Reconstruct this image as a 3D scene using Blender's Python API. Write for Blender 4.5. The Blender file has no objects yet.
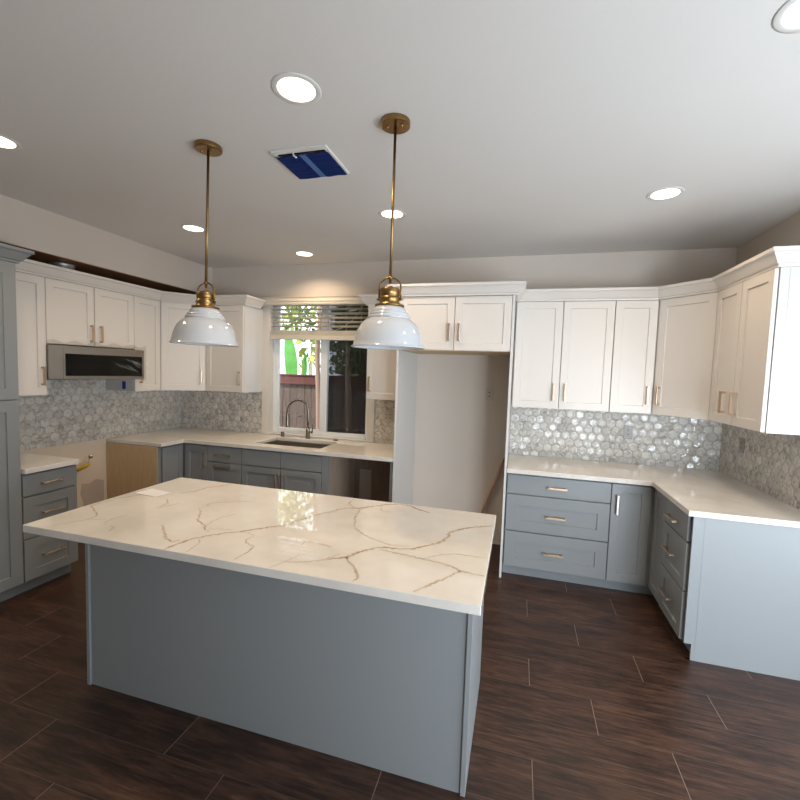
import bpy, bmesh, math, random
from mathutils import Vector, Matrix

PI = math.pi
scene = bpy.context.scene
COL = scene.collection

# ------------------------------------------------------------------ camera, world, sun, daylight, exposure
W, H = 5.612, 2.792                       # kitchen width, ceiling height
cam_d = bpy.data.cameras.new('camera')
cam = bpy.data.objects.new('camera', cam_d)
COL.objects.link(cam)
cam_d.sensor_fit = 'HORIZONTAL'
cam_d.sensor_width = 36.0
cam_d.lens = 424.635 / 800 * 36
cam_d.clip_start = 0.05
_r = Vector((0.96219272, 0.2703586, 0.03303625))
_u = Vector((-0.0497779, 0.0553016, 0.99722811))
_f = Vector((-0.26778223, 0.9611701, -0.06666868))
cam.matrix_world = Matrix(((_r.x, _u.x, -_f.x, 3.9221), (_r.y, _u.y, -_f.y, -4.2136),
                           (_r.z, _u.z, -_f.z, 1.6717), (0, 0, 0, 1)))
scene.camera = cam

world = bpy.data.worlds.new('sky')
scene.world = world
world.use_nodes = True
_bg = world.node_tree.nodes['Background']
_bg.inputs['Color'].default_value = (0.80, 0.90, 1.0, 1)
_bg.inputs['Strength'].default_value = 3.6

sun_d = bpy.data.lights.new('sun', 'SUN')
sun_d.energy = 8.0
sun_d.angle = math.radians(1.0)
sun_d.color = (1.0, 0.95, 0.86)
sun = bpy.data.objects.new('sun', sun_d)
COL.objects.link(sun)
sun.rotation_euler = Vector((0.38, 0.50, -0.85)).to_track_quat('-Z', 'Y').to_euler()


def area(name, loc, direction, sx, sy, power, color):
    d = bpy.data.lights.new(name, 'AREA')
    d.shape = 'RECTANGLE'
    d.size, d.size_y = sx, sy
    d.energy = power
    d.color = color
    o = bpy.data.objects.new(name, d)
    COL.objects.link(o)
    o.location = loc
    o.rotation_euler = Vector(direction).to_track_quat('-Z', 'Y').to_euler()
    return o


# daylight of the glazed door to the right of the viewer
area('daylight_side', (6.52, -3.5, 0.95), (-1, 0.0, 0.12), 2.6, 1.8, 72, (0.78, 0.89, 1.0))
_d = area('daylight_rear', (5.72, -5.12, 1.0), (0, 1, 0.10), 1.25, 1.9, 55, (0.78, 0.89, 1.0))
_d.data.spread = math.radians(115)        # beam narrowed by hand so less light reaches the island front

scene.view_settings.view_transform = 'Standard'
scene.view_settings.look = 'None'
scene.view_settings.exposure = 0.0
scene.view_settings.gamma = 1.0
scene.view_settings.use_curve_mapping = False
scene.cycles.use_denoising = True
scene.cycles.max_bounces = 10
scene.cycles.diffuse_bounces = 6
scene.cycles.glossy_bounces = 4
scene.cycles.transparent_max_bounces = 16
scene.cycles.sample_clamp_indirect = 6.0
LAMP_W = 6.2                              # each recessed lamp, watts

# ------------------------------------------------------------------ materials


def lin(c):
    def f(v):
        v /= 255.0
        return v / 12.92 if v <= 0.04045 else ((v + 0.055) / 1.055) ** 2.4
    return (f(c[0]), f(c[1]), f(c[2]), 1.0)


class NT:
    """small helper to write node trees"""

    def __init__(self, name):
        self.m = bpy.data.materials.new(name)
        self.m.use_nodes = True
        self.t = self.m.node_tree
        self.b = self.t.nodes['Principled BSDF']
        self.out = self.t.nodes['Material Output']

    def n(self, kind, **kw):
        nd = self.t.nodes.new(kind)
        for k, v in kw.items():
            setattr(nd, k, v)
        return nd

    def put(self, sock, v):
        if hasattr(v, 'is_output'):
            self.t.links.new(v, sock)
        elif v is not None:
            sock.default_value = v

    def math(self, op, a, b=None, c=None):
        nd = self.n('ShaderNodeMath', operation=op)
        for i, v in enumerate((a, b, c)):
            if v is not None:
                self.put(nd.inputs[i], v)
        return nd.outputs[0]

    def vec(self, op, a, b=None, c=None, out=0):
        nd = self.n('ShaderNodeVectorMath', operation=op)
        for i, v in enumerate((a, b, c)):
            if v is not None:
                self.put(nd.inputs[i], v)
        return nd.outputs[out]

    def scale(self, a, s):
        nd = self.n('ShaderNodeVectorMath', operation='SCALE')
        self.put(nd.inputs[0], a)
        self.put(nd.inputs['Scale'], s)
        return nd.outputs[0]

    def mix(self, fac, a, b):
        nd = self.n('ShaderNodeMix', data_type='RGBA')
        self.put(nd.inputs[0], fac)
        self.put(nd.inputs[6], a)
        self.put(nd.inputs[7], b)
        return nd.outputs[2]

    def ramp(self, fac, stops, interp='LINEAR'):
        nd = self.n('ShaderNodeValToRGB')
        cr = nd.color_ramp
        cr.interpolation = interp
        while len(cr.elements) < len(stops):
            cr.elements.new(0.5)
        for e, (p, c) in zip(cr.elements, stops):
            e.position = p
            e.color = c
        self.put(nd.inputs[0], fac)
        return nd.outputs[0]

    def noise(self, vec, scale, detail=3, rough=0.5, dist=0.0, col=False):
        nd = self.n('ShaderNodeTexNoise')
        self.put(nd.inputs['Vector'], vec)
        nd.inputs['Scale'].default_value = scale
        nd.inputs['Detail'].default_value = detail
        nd.inputs['Roughness'].default_value = rough
        nd.inputs['Distortion'].default_value = dist
        return nd.outputs['Color' if col else 'Fac']

    def coord(self, kind='Object'):
        return self.n('ShaderNodeTexCoord').outputs[kind]

    def mapping(self, vec, scale=(1, 1, 1), rot=(0, 0, 0)):
        nd = self.n('ShaderNodeMapping')
        self.put(nd.inputs['Vector'], vec)
        nd.inputs['Scale'].default_value = scale
        nd.inputs['Rotation'].default_value = rot
        return nd.outputs[0]

    def bump(self, h, strength=0.2, dist=0.01, normal=None):
        nd = self.n('ShaderNodeBump')
        nd.inputs['Strength'].default_value = strength
        nd.inputs['Distance'].default_value = dist
        self.put(nd.inputs['Height'], h)
        if normal is not None:
            self.put(nd.inputs['Normal'], normal)
        return nd.outputs[0]

    def set(self, **kw):
        for k, v in kw.items():
            self.put(self.b.inputs[k.replace('_', ' ')], v)
        return self


def paint(name, rgb, rough=0.45, var=0.04, bump=0.0, bscale=60):
    t = NT(name)
    c = lin(rgb)
    nz = t.noise(t.coord(), 3.0, 3)
    d = (c[0] * (1 - var), c[1] * (1 - var), c[2] * (1 - var), 1)
    t.set(Base_Color=t.mix(nz, d, c), Roughness=rough)
    if bump:
        t.set(Normal=t.bump(t.noise(t.coord(), bscale, 4), bump, 0.004))
    return t.m


def metal(name, rgb, rough=0.3, bump=0.0):
    t = NT(name)
    c = lin(rgb)
    nz = t.noise(t.mapping(t.coord(), (40, 40, 4)), 6, 2)
    t.set(Base_Color=t.mix(nz, (c[0] * .85, c[1] * .85, c[2] * .85, 1), c), Metallic=1.0,
          Roughness=t.math('MULTIPLY_ADD', nz, 0.12, rough - 0.06))
    return t.m


M = {}
M['wall'] = paint('wall_paint', (206, 195, 183), 0.8, 0.03, 0.10, 90)
M['ceiling'] = paint('ceiling_paint', (216, 212, 207), 0.85, 0.03, 0.15, 45)
M['white'] = paint('white_cabinet_paint', (216, 209, 201), 0.38, 0.02)
M['white_box'] = paint('white_cabinet_box_paint', (206, 203, 199), 0.38, 0.02)
M['gray'] = paint('gray_cabinet_paint', (136, 139, 140), 0.36, 0.03)
M['trim'] = paint('white_trim_paint', (212, 205, 195), 0.45, 0.03)
M['vinyl'] = paint('white_window_vinyl', (225, 228, 230), 0.3, 0.01)
M['shade'] = paint('white_enamel', (184, 187, 191), 0.08, 0.01)
M['blind'] = paint('cream_blind', (206, 197, 182), 0.45, 0.04)
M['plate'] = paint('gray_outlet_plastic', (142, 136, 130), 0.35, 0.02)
M['plate_white'] = paint('white_outlet_plastic', (196, 188, 180), 0.35, 0.02)
M['paper'] = paint('white_paper', (240, 238, 236), 0.6, 0.01)
M['drywall'] = paint('bare_wall_patch', (220, 204, 184), 0.85, 0.10, 0.10, 30)
M['patch'] = paint('gray_plaster_patch', (186, 170, 156), 0.9, 0.12, 0.1, 30)
M['dark'] = paint('dark_rubber', (25, 25, 26), 0.6, 0.05)
M['blue_film'] = None
M['tape'] = paint('blue_masking_tape', (70, 105, 165), 0.6, 0.05)
M['tape_dark'] = paint('dark_blue_masking_tape', (28, 62, 130), 0.6, 0.05)
M['yellow'] = paint('yellow_gas_hose', (196, 160, 40), 0.45, 0.08)
M['brass'] = metal('aged_brass', (152, 122, 78), 0.32)
M['handle'] = metal('champagne_bar_metal', (210, 184, 158), 0.36)
M['steel'] = metal('brushed_steel', (206, 200, 192), 0.34)
M['nickel'] = metal('brushed_nickel', (140, 130, 120), 0.25)
M['duct'] = metal('galvanised_duct', (225, 226, 228), 0.4)
M['sinksteel'] = metal('sink_steel', (165, 160, 148), 0.5)
M['glossblack'] = paint('black_oven_glass', (6, 6, 7), 0.06, 0.1)
M['redwood'] = paint('red_stained_rail', (82, 38, 31), 0.8, 0.25, 0.2, 20)
M['bark'] = paint('pale_bark', (150, 124, 108), 0.9, 0.35, 0.4, 14)
M['soil'] = paint('garden_soil', (96, 84, 70), 0.95, 0.3, 0.4, 8)
M['stalk'] = paint('yellow_green_stem', (150, 160, 60), 0.6, 0.25)
M['bulb'] = paint('frosted_bulb', (235, 232, 225), 0.3, 0.01)
M['vent_white'] = paint('vent_white_metal', (215, 213, 208), 0.4, 0.02)


def mk_film():
    t = NT('blue_plastic_film')
    nz = t.noise(t.mapping(t.coord(), (2, 9, 2)), 4, 3)
    t.set(Base_Color=t.mix(nz, lin((5, 30, 84)), lin((10, 44, 108))), Roughness=0.6, Specular_IOR_Level=0.08,
          Normal=t.bump(nz, 0.35, 0.01))
    return t.m


M['blue_film'] = mk_film()
M['slot'] = paint('socket_shadow_plastic', (92, 87, 82), 0.5, 0.02)
M['fold_glints'] = paint('film_glint_white', (205, 205, 200), 0.2, 0.02)  # glints on the film creases, put in as a white colour


def mk_leaf(name, a, b):
    t = NT(name)
    nz = t.noise(t.coord(), 9, 3)
    t.set(Base_Color=t.mix(nz, lin(a), lin(b)), Roughness=0.45)
    tr = t.n('ShaderNodeBsdfTranslucent')
    t.put(tr.inputs['Color'], t.mix(nz, lin(a), lin(b)))
    mx = t.n('ShaderNodeMixShader')
    mx.inputs[0].default_value = 0.45
    t.t.links.new(t.b.outputs[0], mx.inputs[1])
    t.t.links.new(tr.outputs[0], mx.inputs[2])
    t.t.links.new(mx.outputs[0], t.out.inputs['Surface'])
    return t.m


M['leaf'] = mk_leaf('tree_leaf', (40, 60, 24), (104, 128, 52))
M['leaf_lit'] = mk_leaf('sunlit_yellow_green_leaf', (140, 160, 56), (200, 204, 104))  # brighter leaf copy, with the sunlit yellow green put into its colour
M['banana'] = mk_leaf('banana_leaf', (66, 140, 52), (118, 182, 92))


def mk_wood(name, a, b, sc=(1, 1, 14), rough=0.55):
    t = NT(name)
    v = t.mapping(t.coord(), sc)
    n1 = t.noise(v, 5, 5, 0.6, 0.4)
    n2 = t.noise(t.mapping(t.coord(), (sc[0] * 30, sc[1] * 30, sc[2] * .4)), 2, 2)
    f = t.math('ADD', t.math('MULTIPLY', n1, .6), t.math('MULTIPLY', n2, .4))
    t.set(Base_Color=t.ramp(f, [(0.3, lin(a)), (0.7, lin(b))]), Roughness=rough,
          Normal=t.bump(n1, 0.1, 0.004))
    return t.m


M['oak'] = mk_wood('unfinished_plywood', (186, 156, 116), (214, 186, 146), (14, 14, 1.2))
M['fence'] = mk_wood('weathered_fence_wood', (44, 36, 31), (104, 86, 76), (10, 10, 1.0), 0.85)
M['stick'] = mk_wood('red_brown_wood', (150, 104, 82), (192, 152, 126), (10, 10, 1.5))


def quartz_nodes(t, veins=True):
    co = t.coord()
    warp = t.noise(co, 1.6, 4, 0.6, 0, col=True)
    p = t.vec('ADD', co, t.scale(t.vec('SUBTRACT', warp, (0.5, 0.5, 0.5)), 0.55))
    vo = t.n('ShaderNodeTexVoronoi', feature='DISTANCE_TO_EDGE')
    t.put(vo.inputs['Vector'], p)
    vo.inputs['Scale'].default_value = 1.5
    line = t.ramp(vo.outputs['Distance'], [(0.0, (1, 1, 1, 1)), (0.012, (0, 0, 0, 1))])
    mask = t.ramp(t.noise(co, 2.3, 2), [(0.45, (0, 0, 0, 1)), (0.62, (1, 1, 1, 1))])
    f = t.math('MULTIPLY', t.math('MULTIPLY', line, mask), 0.35 if veins else 0.0)
    cloud = t.ramp(t.noise(co, 3.5, 5, 0.6), [(0.35, lin((212, 206, 197))), (0.65, lin((223, 218, 210)))])
    return t.mix(f, cloud, lin((190, 158, 112))), co


def mk_quartz(name, veins):
    t = NT(name)
    c, co = quartz_nodes(t, veins)
    t.set(Base_Color=c, Roughness=0.035)
    return t.m


M['quartz'] = mk_quartz('cream_quartz', True)
M['quartz_plain'] = mk_quartz('cream_quartz_calm', False)


def mk_vein():
    t = NT('gold_quartz_vein')
    c, co = quartz_nodes(t, False)
    uv = t.n('ShaderNodeUVMap')
    s = t.n('ShaderNodeSeparateXYZ')
    t.put(s.inputs[0], uv.outputs[0])
    d = t.math('ABSOLUTE', t.math('SUBTRACT', s.outputs[1], 0.5))
    edge = t.ramp(t.math('ADD', d, t.math('MULTIPLY', t.math('SUBTRACT', t.noise(co, 60, 3), 0.5), 0.35)),
                  [(0.10, (1, 1, 1, 1)), (0.26, (.36, .36, .36, 1)), (0.46, (0, 0, 0, 1))])
    br = t.ramp(t.noise(co, 14, 3), [(0.3, (.35, .35, .35, 1)), (0.62, (1, 1, 1, 1))])
    f = t.math('MULTIPLY', t.math('MULTIPLY', edge, br), s.outputs[0])
    t.set(Base_Color=t.mix(f, c, lin((166, 134, 92))), Roughness=0.035)
    return t.m


M['vein'] = mk_vein()


def mk_hex(name, axis):
    """hexagon shell mosaic, flat sides upright; axis: wall's horizontal coordinate"""
    w = 0.0765
    t = NT(name)
    s = t.n('ShaderNodeSeparateXYZ')
    t.put(s.inputs[0], t.coord())
    cb = t.n('ShaderNodeCombineXYZ')
    t.put(cb.inputs[0], s.outputs[0 if axis == 'x' else 1])
    t.put(cb.inputs[1], s.outputs[2])
    p = t.vec('ADD', t.scale(cb.outputs[0], 1 / w), (200.0, 200.0, 0.0))
    r, h = (1.0, 1.7320508, 1.0), (0.5, 0.8660254, 0.5)
    a = t.vec('SUBTRACT', t.vec('MODULO', p, r), h)
    b = t.vec('SUBTRACT', t.vec('MODULO', t.vec('SUBTRACT', p, h), r), h)

    def flat(v):
        return t.vec('MULTIPLY', v, (1, 1, 0))
    a, b = flat(a), flat(b)
    la, lb = t.vec('LENGTH', a, out=1), t.vec('LENGTH', b, out=1)
    sel = t.math('LESS_THAN', la, lb)
    mx = t.n('ShaderNodeMix', data_type='VECTOR')
    t.put(mx.inputs[0], sel)
    t.put(mx.inputs[4], b)
    t.put(mx.inputs[5], a)
    gv = mx.outputs[1]
    cid = t.vec('SUBTRACT', p, gv)
    cid = t.scale(t.vec('FLOOR', t.vec('ADD', t.scale(cid, 20.0), (.5, .5, .5))), 0.05)
    wn = t.n('ShaderNodeTexWhiteNoise', noise_dimensions='3D')
    t.put(wn.inputs['Vector'], cid)
    av = t.vec('ABSOLUTE', gv)
    sx = t.n('ShaderNodeSeparateXYZ')
    t.put(sx.inputs[0], av)
    dist = t.math('MAXIMUM', sx.outputs[0], t.vec('DOT_PRODUCT', av, (0.5, 0.8660254, 0), out=1))
    grout = t.ramp(dist, [(0.455, (0, 0, 0, 1)), (0.475, (1, 1, 1, 1))])
    local = t.vec('ADD', p, t.scale(wn.outputs['Color'], 17.0))
    marb = t.noise(local, 1.6, 4, 0.6, 1.2)
    base = t.ramp(wn.outputs['Value'], [(0.0, lin((164, 158, 150))), (0.35, lin((200, 194, 186))),
                                        (0.75, lin((222, 217, 208))), (1.0, lin((180, 172, 160)))])
    shell = t.ramp(marb, [(0.36, lin((150, 142, 132))), (0.52, lin((222, 218, 210))), (0.7, lin((206, 212, 212)))])
    c = t.mix(0.55, base, shell)
    c = t.mix(grout, c, lin((172, 164, 154)))
    rim = t.ramp(dist, [(0.30, (1, 1, 1, 1)), (0.47, (0, 0, 0, 1))], 'EASE')
    geo = t.n('ShaderNodeNewGeometry').outputs['Normal']
    tilt = t.scale(t.vec('SUBTRACT', wn.outputs['Color'], (.5, .5, .5)), 0.30)
    nrm = t.vec('NORMALIZE', t.vec('ADD', geo, tilt))
    hgt = t.math('ADD', rim, t.math('MULTIPLY', t.noise(local, 2.6, 2), 0.9))
    t.set(Base_Color=c, Roughness=t.math('MULTIPLY_ADD', grout, 0.5, 0.10),
          Normal=t.bump(hgt, 0.6, 0.006, nrm))
    return t.m


M['hex_x'] = mk_hex('hexagon_mosaic_back', 'x')
M['hex_y'] = mk_hex('hexagon_mosaic_side', 'y')


def mk_floor():
    L, R, X0, Y0 = 0.915, 0.2295, 4.058 - 9.15, -0.985 + 0.2295 * 20
    t = NT('dark_plank_tile')
    s = t.n('ShaderNodeSeparateXYZ')
    t.put(s.inputs[0], t.coord())
    rowf = t.math('DIVIDE', t.math('SUBTRACT', Y0, s.outputs[1]), R)
    row = t.math('FLOOR', rowf)
    fy = t.math('FRACT', rowf)
    uf = t.math('DIVIDE', t.math('SUBTRACT', t.math('SUBTRACT', s.outputs[0], X0 - 0.305 * 20 % L),
                                 t.math('MULTIPLY', row, 0.305)), L)
    uf = t.math('ADD', uf, 60.0)
    col = t.math('FLOOR', uf)
    fx = t.math('FRACT', uf)
    ey = t.math('MULTIPLY', t.math('MINIMUM', fy, t.math('SUBTRACT', 1.0, fy)), R)
    ex = t.math('MULTIPLY', t.math('MINIMUM', fx, t.math('SUBTRACT', 1.0, fx)), L)
    e = t.math('MINIMUM', ex, ey)
    gr = t.ramp(t.math('MULTIPLY', e, 100.0), [(0.10, (1, 1, 1, 1)), (0.18, (0, 0, 0, 1))])
    gshort = t.math('LESS_THAN', ex, ey)
    cid = t.n('ShaderNodeCombineXYZ')
    t.put(cid.inputs[0], col)
    t.put(cid.inputs[1], row)
    wn = t.n('ShaderNodeTexWhiteNoise', noise_dimensions='3D')
    t.put(wn.inputs['Vector'], cid.outputs[0])
    v = t.vec('ADD', t.coord(), t.scale(wn.outputs['Color'], 9.0))
    g1 = t.noise(t.mapping(v, (1.6, 16, 1)), 3, 5, 0.62, 0.7)
    g2 = t.noise(t.mapping(v, (6, 90, 1)), 2, 3, 0.6)
    g3 = t.noise(t.mapping(v, (1.2, 4, 1)), 2.5, 3)
    f = t.math('ADD', t.math('ADD', t.math('MULTIPLY', g1, .55), t.math('MULTIPLY', g2, .2)),
               t.math('MULTIPLY', g3, .25))
    c = t.ramp(f, [(0.34, lin((20, 13, 9))), (0.45, lin((48, 31, 23))), (0.55, lin((74, 50, 38))),
                   (0.68, lin((102, 72, 55)))])
    c = t.mix(t.math('MULTIPLY', wn.outputs['Value'], 0.30), c, lin((42, 28, 23)))
    gc = t.mix(gshort, lin((84, 66, 56)), lin((130, 112, 98)))
    c = t.mix(gr, c, gc)
    hgt = t.math('SUBTRACT', t.math('MULTIPLY', f, 0.5), t.math('MULTIPLY', gr, 0.6))
    t.set(Base_Color=c, Roughness=t.math('MULTIPLY_ADD', g1, 0.25, 0.24), Normal=t.bump(hgt, 0.16, 0.006))
    return t.m


M['floor'] = mk_floor()


def mk_mix_transparent(name, fac, color, rough=0.05, dark=None, bump=None):
    """thin sheet: mostly see-through, with a surface that still shows its gloss"""
    t = NT(name)
    t.set(Base_Color=lin(color), Roughness=rough)
    if bump:
        t.set(Normal=t.bump(t.noise(t.coord(), bump, 3, 0.6, 1.0), 0.8, 0.02))
    tr = t.n('ShaderNodeBsdfTransparent')
    tr.inputs['Color'].default_value = dark or (1, 1, 1, 1)
    mx = t.n('ShaderNodeMixShader')
    mx.inputs[0].default_value = fac
    t.t.links.new(tr.outputs[0], mx.inputs[1])
    t.t.links.new(t.b.outputs[0], mx.inputs[2])
    t.t.links.new(mx.outputs[0], t.out.inputs['Surface'])
    return t.m


def mk_pane():
    t = NT('window_glass')
    tr = t.n('ShaderNodeBsdfTransparent')
    gl = t.n('ShaderNodeBsdfGlossy')
    gl.inputs['Roughness'].default_value = 0.0
    fr = t.n('ShaderNodeFresnel')
    fr.inputs['IOR'].default_value = 1.45
    mx = t.n('ShaderNodeMixShader')
    t.t.links.new(fr.outputs[0], mx.inputs[0])
    t.t.links.new(tr.outputs[0], mx.inputs[1])
    t.t.links.new(gl.outputs[0], mx.inputs[2])
    t.t.links.new(mx.outputs[0], t.out.inputs['Surface'])
    return t.m


M['pane'] = mk_pane()
M['screen'] = mk_mix_transparent('dark_insect_screen', 0.72, (14, 15, 15), 0.9)
M['wrap'] = mk_mix_transparent('clear_plastic_wrap', 0.2, (4, 4, 4), 0.08, (1, 1, .99, 1), 22)


def mk_lamp():
    t = NT('lit_lamp_lens')
    t.set(Base_Color=(0.9, 0.88, 0.8, 1), Emission_Color=(1.0, 0.86, 0.62, 1), Emission_Strength=6.0)
    return t.m


M['lamp'] = mk_lamp()

# ------------------------------------------------------------------ mesh helpers


class MB:
    def __init__(self):
        self.bm = bmesh.new()
        self.uv = None

    def box(self, x0, x1, y0, y1, z0, z1, bevel=0.0, mi=0):
        r = bmesh.ops.create_cube(self.bm, size=1.0)
        vs = r['verts']
        for v in vs:
            v.co = Vector(((x0 + x1) / 2 + v.co.x * (x1 - x0), (y0 + y1) / 2 + v.co.y * (y1 - y0),
                           (z0 + z1) / 2 + v.co.z * (z1 - z0)))
        fs = {f for v in vs for f in v.link_faces}
        for f in fs:
            f.material_index = mi
        if bevel:
            es = list({e for v in vs for e in v.link_edges})
            bmesh.ops.bevel(self.bm, geom=es, offset=bevel, segments=1, affect='EDGES', profile=0.5)
        return self

    def prism(self, poly, z0, z1, mi=0):
        lo = [self.bm.verts.new((x, y, z0)) for x, y in poly]
        hi = [self.bm.verts.new((x, y, z1)) for x, y in poly]
        n = len(poly)
        fs = [self.bm.faces.new(lo), self.bm.faces.new(hi)]
        for i in range(n):
            fs.append(self.bm.faces.new((lo[i], lo[(i + 1) % n], hi[(i + 1) % n], hi[i])))
        for f in fs:
            f.material_index = mi
        return self

    def cells(self, xs, ys, mask, z0, z1):
        V = {}

        def v(i, j, k):
            if (i, j, k) not in V:
                V[(i, j, k)] = self.bm.verts.new((xs[i], ys[j], (z0, z1)[k]))
            return V[(i, j, k)]

        def on(i, j):
            return 0 <= i < len(xs) - 1 and 0 <= j < len(ys) - 1 and mask(i, j)
        for i in range(len(xs) - 1):
            for j in range(len(ys) - 1):
                if not on(i, j):
                    continue
                for k in (0, 1):
                    self.bm.faces.new((v(i, j, k), v(i + 1, j, k), v(i + 1, j + 1, k), v(i, j + 1, k)))
                for di, dj, a, b in ((-1, 0, (0, 0), (0, 1)), (1, 0, (1, 0), (1, 1)), (0, -1, (0, 0), (1, 0)),
                                     (0, 1, (0, 1), (1, 1))):
                    if not on(i + di, j + dj):
                        self.bm.faces.new((v(i + a[0], j + a[1], 0), v(i + b[0], j + b[1], 0),
                                           v(i + b[0], j + b[1], 1), v(i + a[0], j + a[1], 1)))
        return self

    def lathe(self, prof, c=(0, 0, 0), n=32, mi=0, smooth=True, cap=True):
        rings = []
        for r, z in prof:
            if r < 1e-6:
                rings.append([self.bm.verts.new((c[0], c[1], c[2] + z))])
            else:
                rings.append([self.bm.verts.new((c[0] + r * math.cos(2 * PI * k / n), c[1] + r * math.sin(2 * PI * k / n),
                                                 c[2] + z)) for k in range(n)])
        fs = []
        for a, b in zip(rings, rings[1:]):
            for k in range(n):
                q = [a[k % len(a)], a[(k + 1) % len(a)], b[(k + 1) % len(b)], b[k % len(b)]]
                u = []
                for x in q:
                    if x not in u:
                        u.append(x)
                if len(u) >= 3:
                    fs.append(self.bm.faces.new(u))
        if cap:
            for rg in (rings[0], rings[-1]):
                if len(rg) > 2:
                    f = self.bm.faces.new(rg)
                    f.material_index = mi
        for f in fs:
            f.smooth = smooth
            f.material_index = mi
        return self

    def tube(self, pts, rad, n=10, mi=0, caps=True):
        pts = [Vector(p) for p in pts]
        rads = rad if isinstance(rad, (list, tuple)) else [rad] * len(pts)
        rings = []
        prev = None
        for i, p in enumerate(pts):
            d = (pts[min(i + 1, len(pts) - 1)] - pts[max(i - 1, 0)]).normalized()
            if prev is None:
                a = d.orthogonal().normalized()
            else:
                a = (prev - d * prev.dot(d)).normalized()
            prev = a
            b = d.cross(a)
            rings.append([self.bm.verts.new(p + (a * math.cos(2 * PI * k / n) + b * math.sin(2 * PI * k / n)) * rads[i])
                          for k in range(n)])
        for a, b in zip(rings, rings[1:]):
            for k in range(n):
                f = self.bm.faces.new((a[k], a[(k + 1) % n], b[(k + 1) % n], b[k]))
                f.smooth = True
                f.material_index = mi
        if caps:
            for rg in (rings[0], rings[-1]):
                self.bm.faces.new(rg).material_index = mi
        return self

    def sweep(self, path, prof, z):
        """profile (outwards, up) along a 2-D path, mitred; outwards is to the right of travel"""
        P = [Vector(p) for p in path]
        rings = []
        for i, p in enumerate(P):
            ns = []
            if i > 0:
                d = (P[i] - P[i - 1]).normalized()
                ns.append(Vector((d.y, -d.x)))
            if i < len(P) - 1:
                d = (P[i + 1] - P[i]).normalized()
                ns.append(Vector((d.y, -d.x)))
            if len(ns) == 2:
                m = (ns[0] + ns[1]).normalized()
                m = m / max(0.2, m.dot(ns[0]))
            else:
                m = ns[0]
            rings.append([self.bm.verts.new((p.x + m.x * o, p.y + m.y * o, z + h)) for o, h in prof])
        n = len(prof)
        for a, b in zip(rings, rings[1:]):
            for k in range(n):
                self.bm.faces.new((a[k], a[(k + 1) % n], b[(k + 1) % n], b[k]))
        self.bm.faces.new(rings[0])
        self.bm.faces.new(rings[-1])
        return self

    def build(self, name, mats, parent=None, loc=(0, 0, 0), rot=(0, 0, 0), bevel=0.0, normals=True):
        if normals:
            bmesh.ops.recalc_face_normals(self.bm, faces=self.bm.faces)
        me = bpy.data.meshes.new(name)
        self.bm.to_mesh(me)
        self.bm.free()
        for m in (mats if isinstance(mats, (list, tuple)) else [mats]):
            me.materials.append(m)
        o = bpy.data.objects.new(name, me)
        COL.objects.link(o)
        o.location = loc
        o.rotation_euler = rot
        if parent:
            o.parent = parent
        if bevel:
            md = o.modifiers.new('bevel', 'BEVEL')
            md.width = bevel
            md.segments = 2
            md.limit_method = 'ANGLE'
        return o


def tag(o, label=None, cat=None, group=None, kind=None):
    if label:
        o['label'] = label
    if cat:
        o['category'] = cat
    if group:
        o['group'] = group
    if kind:
        o['kind'] = kind
    return o


def empty(name, loc=(0, 0, 0), rz=0.0):
    o = bpy.data.objects.new(name, None)
    COL.objects.link(o)
    o.empty_display_size = 0.1
    o.location = loc
    o.rotation_euler = (0, 0, rz)
    return o


def copy_tree(o, parent=None):
    c = o.copy()
    COL.objects.link(c)
    if parent:
        c.parent = parent
    for ch in list(o.children):
        copy_tree(ch, c)
    return c


# ------------------------------------------------------------------ room shell
YB = -5.0         # rear wall behind the viewer
XR = 6.4          # far right wall of the open room
YJ = -1.40         # where the kitchen's right wall ends
SOF, SOFZ = 0.447, 2.475
WX0, WX1, WZ0, WZ1 = 1.211, 2.400, 0.930, 2.425    # sink window opening


def structure(o):
    o['kind'] = 'structure'
    return o


structure(MB().box(-0.15, XR + .15, YB - .15, 0.15, -0.12, 0).build('floor', M['floor']))
structure(MB().box(-0.15, XR + .15, YB - .15, 0.15, H, H + .12).build('ceiling', M['ceiling']))
structure(MB().box(-0.15, 0, YB, 0.15, 0, H).build('wall_left', M['wall']))
m = MB()
m.box(0, WX0, 0, 0.15, 0, H)
m.box(WX1, W + .12, 0, 0.15, 0, H)
m.box(WX0, WX1, 0, 0.15, 0, WZ0 - .012)
m.box(WX0, WX1, 0, 0.15, WZ1, H)
structure(m.build('wall_back', M['wall']))
structure(MB().box(W, W + .12, YJ, 0, 0, H).build('wall_right', M['wall']))
structure(MB().box(W + .12, XR, YJ, YJ + .12, 0, H).build('wall_side', M['wall']))
m = MB()
m.box(XR, XR + .15, YB, -4.8, 0, H)
m.box(XR, XR + .15, -4.8, -2.2, 2.05, H)
m.box(XR, XR + .15, -2.2, YJ + .12, 0, H)
structure(m.build('wall_far', M['wall']))
m = MB()
m.box(-.15, 4.9, YB - .15, YB, 0, H)
m.box(6.35, XR + .15, YB - .15, YB, 0, H)
m.box(4.9, 6.35, YB - .15, YB, 2.05, H)
structure(m.build('wall_rear', M['wall']))
# soffit over the left cabinets
structure(MB().box(0, SOF, YB + .01, -0.001, SOFZ, H - .001).build('wall_soffit', M['wall']))
# brown unpainted strip of wall under the soffit
structure(MB().box(.001, SOF - .002, -3.2, -0.001, SOFZ - .004, SOFZ - .0005).build('trim_5', mk_wood('bare_brown_board', (112, 76, 44), (142, 98, 60))))
structure(MB().box(0.0005, 0.004, -3.0, -0.001, 2.33, SOFZ - .005).build('trim_4', mk_wood('bare_brown_wall', (112, 76, 44), (142, 98, 60))))
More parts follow.
